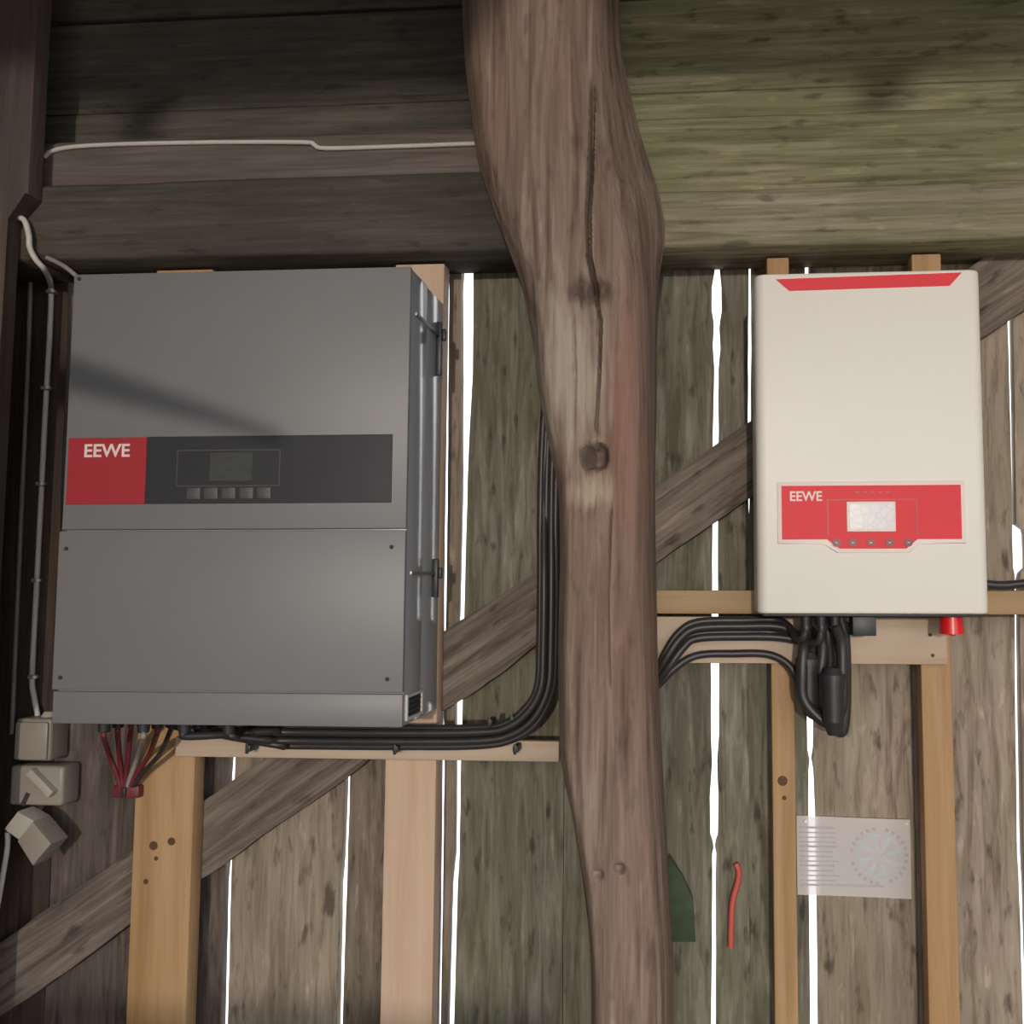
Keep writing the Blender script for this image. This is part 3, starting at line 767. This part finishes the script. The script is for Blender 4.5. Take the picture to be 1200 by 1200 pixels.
# rounded-rectangle shell, a little smaller towards the top and bottom edges
def bm_shell(x0, x1, y0, y1, z0, z1, r, rb):
    sec = []
    for cx_, cy_, a0 in ((x1 - r, y0 + r, -90), (x0 + r, y0 + r, 180)):
        for k in range(9):
            a = math.radians(a0 + 90 * k / 8)
            sec.append((cx_ + r * math.cos(a), cy_ + r * math.sin(a)))
    sec = [(x1, y1)] + sec[8::-1] + sec[:8:-1] + [(x0, y1)]
    cxm, cym = (x0 + x1) / 2, y1
    b = bmesh.new(); rows = []
    lv = [(z0, rb), (z0 + rb * .3, rb * .3), (z0 + rb, 0), (z1 - rb, 0), (z1 - rb * .3, rb * .3), (z1, rb)]
    for z, ins in lv:
        sx = ((x1 - x0) / 2 - ins) / ((x1 - x0) / 2); sy = ((y1 - y0) - ins) / (y1 - y0)
        rows.append([b.verts.new((cxm + (x - cxm) * sx, cym + (y - cym) * sy, z)) for x, y in sec])
    n = len(sec)
    for a, c in zip(rows, rows[1:]):
        for k in range(n):
            b.faces.new((a[k], a[(k + 1) % n], c[(k + 1) % n], c[k]))
    b.faces.new(rows[0][::-1]); b.faces.new(rows[-1])
    return b
sh = link_bm('shell', bm_shell(wx0, wx1, WF, WB - 0.02, wz0, wz1, 0.022, 0.005), M['white_paint'], w, smooth=50)
box('mounting_plate', wx0 + .015, wx1 - .015, WB - 0.0198, WB, wz0 + .01, wz1 - .02, M['steel'], w)
box('underside_plate', wx0 + .012, wx1 - .012, WF + .012, WB - .021, wz0 - .006, wz0 - .0002, M['black_plastic'], w, bev=0.002)
# red stripe at the top
prism('red_stripe', [(wx(909, 325), wz(325)), (wx(925, 339), wz(339)), (wx(1113, 337), wz(337)), (wx(1127, 322), wz(322))], WF - 0.0016, WF + 0.0004, M['red_light'], w)
# control panel: pale raised border, red film, LCD, buttons
def outline(g_):
    return [(wx(916 - g_, 600), wz(569 - g_)), (wx(1126 + g_, 600), wz(569 - g_)), (wx(1126 + g_, 600), wz(632 + g_)), (wx(1075 + g_ * .6, 636), wz(632 + g_)), (wx(1062 + g_ * .6, 640), wz(643 + g_)), (wx(984 - g_ * .6, 640), wz(643 + g_)), (wx(969 - g_ * .6, 636), wz(632 + g_)), (wx(916 - g_, 600), wz(632 + g_))]
prism('panel_border', outline(5), WF - 0.0025, WF - 0.0002, M['pink_edge'], w, bev=0.0012)
cpn = prism('control_panel', outline(0), WF - 0.004, WF - 0.0026, M['red_light'], w)
cpn['label'] = 'red control panel'
lettering('lettering', 'EEWE', wx(925.5, 580), wx(963, 580), wz(587), wz(575.5), WF - 0.0041, M['letter_white'], cpn)
fb = []
for (u0, u1, v0, v1) in ((969, 1074, 585, 586.2), (969, 970.2, 586.2, 627), (1072.8, 1074, 586.2, 627)):
    fb.append(bm_box(wx(u0, 600), wx(u1, 600), WF - 0.0046, WF - 0.0041, wz(v1), wz(v0)))
link_bm('printed_frame', merge(fb), M['red'], cpn)
lc = box('lcd_frame', wx(992, 606), wx(1049, 606), WF - 0.0052, WF - 0.0041, wz(623), wz(588), M['pink_edge'], cpn, bev=0.0004, seg=1)
box('lcd_screen', wx(995, 606), wx(1046, 606), WF - 0.0060, WF - 0.0053, wz(620), wz(591), M['lcd_pale'], lc)
for k, u in enumerate((980, 999, 1020, 1042, 1064)):
    c = (wx(u, 636), wz(636))
    bt = link_bm('button', bm_disc(c, 0.0085 if k != 2 else 0.0078, WF - 0.0056, WF - 0.0041, 18), M['red_dark'], cpn, smooth=40)
    box('button_mark', c[0] - .0022, c[0] + .0022, WF - 0.0062, WF - 0.0057, c[1] - .0008, c[1] + .0008, M['pink_edge'], bt)
# small indicator prints above the LCD
fb = [bm_box(wx(u - 2, 577), wx(u + 2, 577), WF - 0.0044, WF - 0.0041, wz(578), wz(576)) for u in (1004, 1013, 1022, 1031, 1040)]
link_bm('indicator_print', merge(fb), M['red'], cpn)
# things on the underside
z_u = wz0 - 0.0062
box('dc_switch', wx(1001, 735), wx(1029, 735), 1.868, 1.915, wz(746), z_u, M['black_plastic'], w, bev=0.002)['label'] = 'black square switch housing'
kx = PX(1117, 733, 1.89)
b = bmesh.new(); bmesh.ops.create_cone(b, cap_ends=True, segments=24, radius1=0.025, radius2=0.022, depth=z_u - wz(744), matrix=Matrix.Translation((kx, 1.905, (z_u + wz(744)) / 2)))
kn = link_bm('rotary_knob', b, M['red_knob'], w, smooth=40); kn['label'] = 'bright red rotary knob'
box('knob_grip', kx - .004, kx + .004, 1.884, 1.926, wz(744) - .004, wz(744) - .0002, M['red_knob'], kn, bev=0.002)
WG = []
for (u, yd) in ((944, 1.88), (954, 1.92), (962, 1.88), (970, 1.93), (978, 1.885), (986, 1.925)):
    x = PX(u, 724, yd)
    b = bmesh.new()
    bmesh.ops.create_cone(b, cap_ends=True, segments=12, radius1=0.009, radius2=0.0105, depth=0.018, matrix=Matrix.Translation((x, yd, z_u - 0.009)))
    link_bm('cable_gland', b, M['black_plastic'], w, smooth=40)
    WG.append(Vector((x, yd, z_u - 0.0178)))

# ------------------------------------------------------------------ black cables at the white inverter
def cab(name, pts, r, lab, grp, mat='black_cable', cat='cable', sides=10):
    o = tube(name, pts, r, M[mat], sides=sides); tag(o, lab, cat, grp); return o
G2 = 'black cables of the white inverter'
runs = [(727, 1.966, 'top black cable of the bundle between oak post and white inverter', 0),
        (734, 1.950, 'second black cable from the top between oak post and white inverter', 1),
        (741, 1.966, 'third black cable from the top between oak post and white inverter', 2),
        (746, 1.945, 'fourth black cable from the top, lowest of the tight bundle left of the white inverter', 3)]
for i, (v, yd, lab, gi) in enumerate(runs):
    d = v - 727
    pts = [P(752, 815 + d * .3, 1.968), P(766, 796 + d * .5, 1.968), P(779 + d * .2, 766 + d * .9, yd), P(795 + d * .3, 742 + d * .9, yd), P(818, v + 2, yd), P(870, v, yd), P(915, v + 1, yd), WG[gi] + Vector((-.012, .012, -.030 - .004 * i)), WG[gi] + Vector((0, 0, -.012)), WG[gi]]
    cab('power_cable', pts, .0085, lab, G2)
cab('power_cable', [P(752, 822, 1.968), P(768, 806, 1.968), P(792, 782, 1.97), P(818, 768, 1.972), P(860, 766, 1.972), P(900, 767, 1.972), P(925, 780, 1.966), P(938, 806, 1.962), P(946, 832, 1.962), P(957, 839, 1.955), P(966, 822, 1.945), P(973, 780, 1.94), WG[3] + Vector((0, 0, -.03)), WG[3]], .0085, 'single black cable below the bundle, looping down under the white inverter', G2)
loops = [(4, 986, 848, 940, 'outermost black cable loop hanging down at the right under the white inverter'),
         (5, 990, 858, 962, 'longest black cable loop hanging down under the white inverter'),
         (4, 979, 842, 951, 'inner black cable loop hanging under the white inverter'),
         (5, 983, 852, 970, 'black cable loop hanging between the inner and longest loops')]
for i, (gi, ur, vb, ul, lab) in enumerate(loops):
    yd = 1.90 + 0.018 * i
    pts = [WG[gi] + Vector((0.002 * i, 0, 0)), P(ur, 752, yd), P(ur + 1, 790, yd), P(ur, vb - 18, yd), P((ur + ul) / 2 + 8, vb, yd + .006), P(ul + 3, vb - 26, yd + .012), P(ul, 790, yd + .012), P(ul + 2, 755, yd + .012), WG[i] + Vector((0, 0.002, -.004))]
    cab('looped_cable', pts, .012, lab, G2)
for (u0, u1, v0, v1, yd, lab) in ((934, 961, 764, 838, 1.93, 'black cable connector hanging at the left of the loops'), (962, 990, 782, 861, 1.885, 'black cable connector hanging at the right of the loops')):
    x0, x1, z0, z1 = PX(u0, 800, yd), PX(u1, 800, yd), PZ(950, v1, yd), PZ(950, v0, yd)
    root = empty('cable_connector', ((x0 + x1) / 2, yd, z0)); tag(root, lab, 'connector', 'connectors under the white inverter')
    b = bmesh.new()
    for (za, zb3, ra, rb3) in ((z0, z0 + (z1 - z0) * .2, .5, .9), (z0 + (z1 - z0) * .2, z0 + (z1 - z0) * .85, .9, 1.0), (z0 + (z1 - z0) * .85, z1, 1.0, .6)):
        bmesh.ops.create_cone(b, cap_ends=True, segments=16, radius1=ra * (x1 - x0) / 2, radius2=rb3 * (x1 - x0) / 2, depth=zb3 - za, matrix=Matrix.Translation(((x0 + x1) / 2, yd, (za + zb3) / 2)))
    link_bm('body', b, M['black_cable'], root, smooth=40)
    b = bmesh.new(); bmesh.ops.create_cone(b, cap_ends=True, segments=16, radius1=1.08 * (x1 - x0) / 2, radius2=1.08 * (x1 - x0) / 2, depth=.012, matrix=Matrix.Translation(((x0 + x1) / 2, yd, z1 - .02)))
    link_bm('collar', b, M['black_plastic'], root, smooth=40)
o = tube('power_cable', [P(1150, 684, 1.965), P(1175, 686, 1.966), P(1210, 683, 1.966), P(1300, 680, 1.966)], .0095, M['black_cable'])
tag(o, 'black cable lying along the top of the rail right of the white inverter', 'cable')

# ------------------------------------------------------------------ white and grey cables at the left and top
c1 = empty('surface_cable', P(45, 840, 2.09)); tag(c1, 'white cable clipped down the dark planks left of the grey cabinet', 'cable')
tube('sheath', [P(20, 254, 1.93), P(29, 259, 1.928), P(34, 276, 1.928), P(35, 290, 1.930), P(42, 304, 1.934), P(53, 317, 1.960), P(59, 331, 2.06), P(60, 345, 2.092), P(58, 400, 2.092), P(54, 470, 2.092), P(49, 570, 2.092), P(43, 690, 2.092), P(38, 790, 2.092), P(40, 815, 2.09), P(45, 842, 2.08)], .0065, M['white_cable'], c1, sides=8)
for (u, v) in ((60, 342), (54, 455), (48, 567), (43, 680), (39, 793)):
    p = P(u, v, 2.088)
    cl = link_bm('clip', merge([bm_box(p.x - .010, p.x + .010, p.y - .007, 2.0995, p.z - .005, p.z + .005, .002)]), M['white_plastic'], c1, smooth=40)
    link_bm('clip_nail', bm_disc((p.x + .011, p.z), .0045, p.y - .011, p.y - .0065, 10), M['nail_cap'], cl, smooth=40)
o = tube('surface_cable', [P(36, 322, 2.092), P(33, 420, 2.092), P(27, 560, 2.092), P(20, 720, 2.092), P(14, 860, 2.092)], .0055, M['grey_cable'], sides=8)
tag(o, 'thin grey cable running straight down beside the corner post', 'cable')
o = tube('surface_cable', [P(55, 302, 1.938), P(66, 307, 1.938), P(78, 314, 1.938), P(90, 324, 1.945)], .0055, M['grey_cable'], sides=8)
tag(o, 'short grey cable at the top left corner of the grey cabinet', 'cable')
yt = Y_BM0 + 0.028
o = tube('surface_cable', [P(52, 184, yt), P(62, 177, yt), P(90, 172, yt), P(150, 169, yt), P(250, 167, yt), P(355, 167, yt), P(368, 170, yt), P(382, 174, yt), P(460, 172, yt), P(545, 169, yt), P(620, 167, yt)], .0055, M['white_cable'], sides=8)
tag(o, 'long pale cable along the upper timber at the top left', 'cable')
o = tube('surface_cable', [P(700, 160, Y_BM0 + .027), P(718, 170, Y_BM0 + .027), P(726, 177, Y_BM0 + .027), P(734, 186, Y_BM0 + .027)], .007, M['white_cable'], sides=8)
tag(o, 'short white cable end beside the oak post at the top', 'cable')

# ------------------------------------------------------------------ socket boxes and plug (lower left)
YS = 2.035
def rx(u, v, y): return PX(u, v, y)
s1 = empty('junction_box', (PX(40, 890, YS), 2.07, PZ(40, 893, YS))); tag(s1, 'white junction box where the clipped white cable ends', 'junction box')
box('box_body', PX(17, 866, YS), PX(59, 866, YS), YS, 2.0995, PZ(40, 892, YS), PZ(40, 842, YS), M['white_plastic'], s1, bev=0.008, seg=3)
box('box_lid', PX(19, 866, YS), PX(57, 866, YS), YS - 0.006, YS + .001, PZ(40, 890, YS), PZ(40, 846, YS), M['white_plastic'], s1, bev=0.004)
b = bmesh.new(); p = P(46, 840, YS); bmesh.ops.create_cone(b, cap_ends=True, segments=14, radius1=.02, radius2=.012, depth=.014, matrix=Matrix.Translation((p.x, 2.07, p.z + .001)))
link_bm('cable_entry', b, M['plug_plastic'], s1, smooth=40)
s2 = empty('wall_socket', (PX(40, 945, YS), 2.07, PZ(40, 946, YS))); tag(s2, 'white surface-mounted socket just below the junction box', 'socket')
box('socket_body', PX(9, 922, YS), PX(72, 922, YS), YS + .004, 2.0995, PZ(40, 945, YS), PZ(40, 898, YS), M['white_plastic'], s2, bev=0.008, seg=3)
a1, a2 = P(38, 903, YS), P(64, 930, YS)
dd = (a2 - a1).normalized(); nn = Vector((-dd.z, 0, dd.x)) * .009
prism('hinged_lid', [((a1 + nn).x, (a1 + nn).z), ((a2 + nn).x, (a2 + nn).z), ((a2 - nn).x, (a2 - nn).z), ((a1 - nn).x, (a1 - nn).z)], YS - .014, YS + .0035, M['plug_plastic'], s2, bev=.002)
a1, a2 = P(32, 930, YS), P(25, 944, YS)
dd = (a2 - a1).normalized(); nn = Vector((-dd.z, 0, dd.x)) * .005
prism('socket_slot', [((a1 + nn).x, (a1 + nn).z), ((a2 + nn).x, (a2 + nn).z), ((a2 - nn).x, (a2 - nn).z), ((a1 - nn).x, (a1 - nn).z)], YS + .002, YS + .0045, M['seam'], s2)
YP = 2.0
def quad(pl): return [(PX(u, v, YP), PZ(u, v, YP)) for u, v in pl]
pg = empty('mains_plug', P(32, 1014, YP)); tag(pg, 'tilted white plug hanging below the socket', 'plug')
prism('plug_head', quad([(4, 972), (20, 951), (40, 962), (22, 985)]), YP, YP + .05, M['plug_plastic'], pg, bev=.004)
prism('plug_body', quad([(22, 985), (40, 962), (62, 988), (40, 1014)]), YP - .006, YP + .05, M['white_plastic'], pg, bev=.004)
tube('plug_lead', [P(9, 975, YP + .02), P(9, 990, YP + .025), P(6, 1010, YP + .03), P(1, 1040, YP + .04), P(-6, 1080, YP + .05), P(-14, 1140, YP + .06)], .006, M['white_cable'], pg, sides=8)
p = P(62, 965, 2.094)
o = link_bm('nail', merge([bm_disc((p.x, p.z), .0045, 2.090, 2.095, 12), bm_disc((p.x, p.z), .002, 2.0949, 2.104, 8)]), M['zinc'], smooth=40)
tag(o, 'shiny nail head in the dark plank right of the plug', 'nail')

# ------------------------------------------------------------------ pinned paper with lines of print and a round emblem
YPp = 2.090
px0, px1, pz0, pz1 = PX(934, 1000, YPp), PX(1067, 1000, YPp), PZ(1000, 1050, YPp), PZ(1000, 957, YPp)
pp = empty('paper_notice', ((px0 + px1) / 2, YPp, pz0)); tag(pp, 'white sheet of paper with printed lines and a round emblem pinned to the planks', 'paper')
b = bmesh.new(); nx, nz_ = 20, 12; grid = []
def pap_y(x, z): return YPp + 0.0028 * math.sin((x - px0) / (px1 - px0) * 3.0 + (z - pz0) * 14)
for j in range(nz_ + 1):
    row = []
    for i in range(nx + 1):
        x = px0 + (px1 - px0) * i / nx; z = pz0 + (pz1 - pz0) * j / nz_ - 0.004 * (i / nx)
        row.append(b.verts.new((x, pap_y(x, z), z)))
    grid.append(row)
for j in range(nz_):
    for i in range(nx):
        b.faces.new((grid[j][i], grid[j][i + 1], grid[j + 1][i + 1], grid[j + 1][i]))
link_bm('sheet', b, M['paper'], pp, smooth=60)
b = bmesh.new()
def strip(b, x0, x1, z0, z1, n=6):
    prev = None
    for i in range(n + 1):
        x = x0 + (x1 - x0) * i / n
        q = [b.verts.new((x, pap_y(x, zz) - .0007, zz)) for zz in (z0, z1)]
        if prev: b.faces.new((prev[0], q[0], q[1], prev[1]))
        prev = q
random.seed(3)
zz = pz1 - 0.028; row = 0
while zz > pz0 + 0.012:
    long_ = zz < pz0 + 0.030
    strip(b, px0 + .006, px0 + (.20 if long_ else .096) * random.uniform(.82, 1.0), zz, zz + (.0030 if row % 4 else .0045))
    zz -= 0.0105; row += 1
o = link_bm('printed_text', b, M['ink'], pp); o['kind'] = 'stuff'
ec = P(1030, 1003, YPp); R0 = 0.064
def arc(b, cx_, cz_, r0, r1, a0, a1, n=10):
    prev = None
    for i in range(n + 1):
        a = a0 + (a1 - a0) * i / n
        q = [b.verts.new((cx_ + rr * math.cos(a), pap_y(cx_ + rr * math.cos(a), cz_ + rr * math.sin(a)) - .0007, cz_ + rr * math.sin(a))) for rr in (r0, r1)]
        if prev: b.faces.new((prev[0], q[0], q[1], prev[1]))
        prev = q
em = bmesh.new(); arc(em, ec.x, ec.z, R0 * .70, R0 * .78, 0, 2 * math.pi, 40)
for k in range(8): arc(em, ec.x, ec.z, R0 * .08, R0 * .69, k * math.pi / 4 + .1, k * math.pi / 4 + .45, 4)
emo = link_bm('round_emblem', em, M['ink_pale'], pp)
em = bmesh.new()
for k in range(26):
    if k % 7 == 6: continue
    a = 2 * math.pi * k / 26; arc(em, ec.x, ec.z, R0 * .88, R0 * 1.0, a, a + .12, 2)
link_bm('emblem_ring_print', em, M['ink'], emo)['kind'] = 'stuff'
for (u, v) in ((944, 962), (1062, 965)):
    k = P(u, v, YPp)
    link_bm('pin', bm_disc((k.x, k.z), .003, YPp - .004, 2.1, 10), M['zinc'], pp, smooth=40)

# ------------------------------------------------------------------ small things at the foot of the photo
b = bmesh.new()
pl_ = [P(778, 1100, 2.09), P(776, 1040, 2.085), P(784, 1000, 2.08), P(800, 1025, 2.082), P(812, 1050, 2.085), P(815, 1100, 2.09)]
b = bm_prism([(p.x, p.z) for p in pl_], 2.070, 2.078, bev=.002)
o = link_bm('green_offcut', b, M['leaf'], smooth=40); tag(o, 'dark green pointed offcut leaning on the planks right of the oak post', 'offcut')  # plain dark green pointed shape, kind not known
o = tube('cord', [P(862, 1012, 2.09), P(866, 1022, 2.088), P(864, 1036, 2.088), P(858, 1060, 2.088), P(856, 1110, 2.088)], .007, M['red_cord'], sides=8)
tag(o, 'short red cord hanging on the mossy plank by the narrow stud', 'cord')
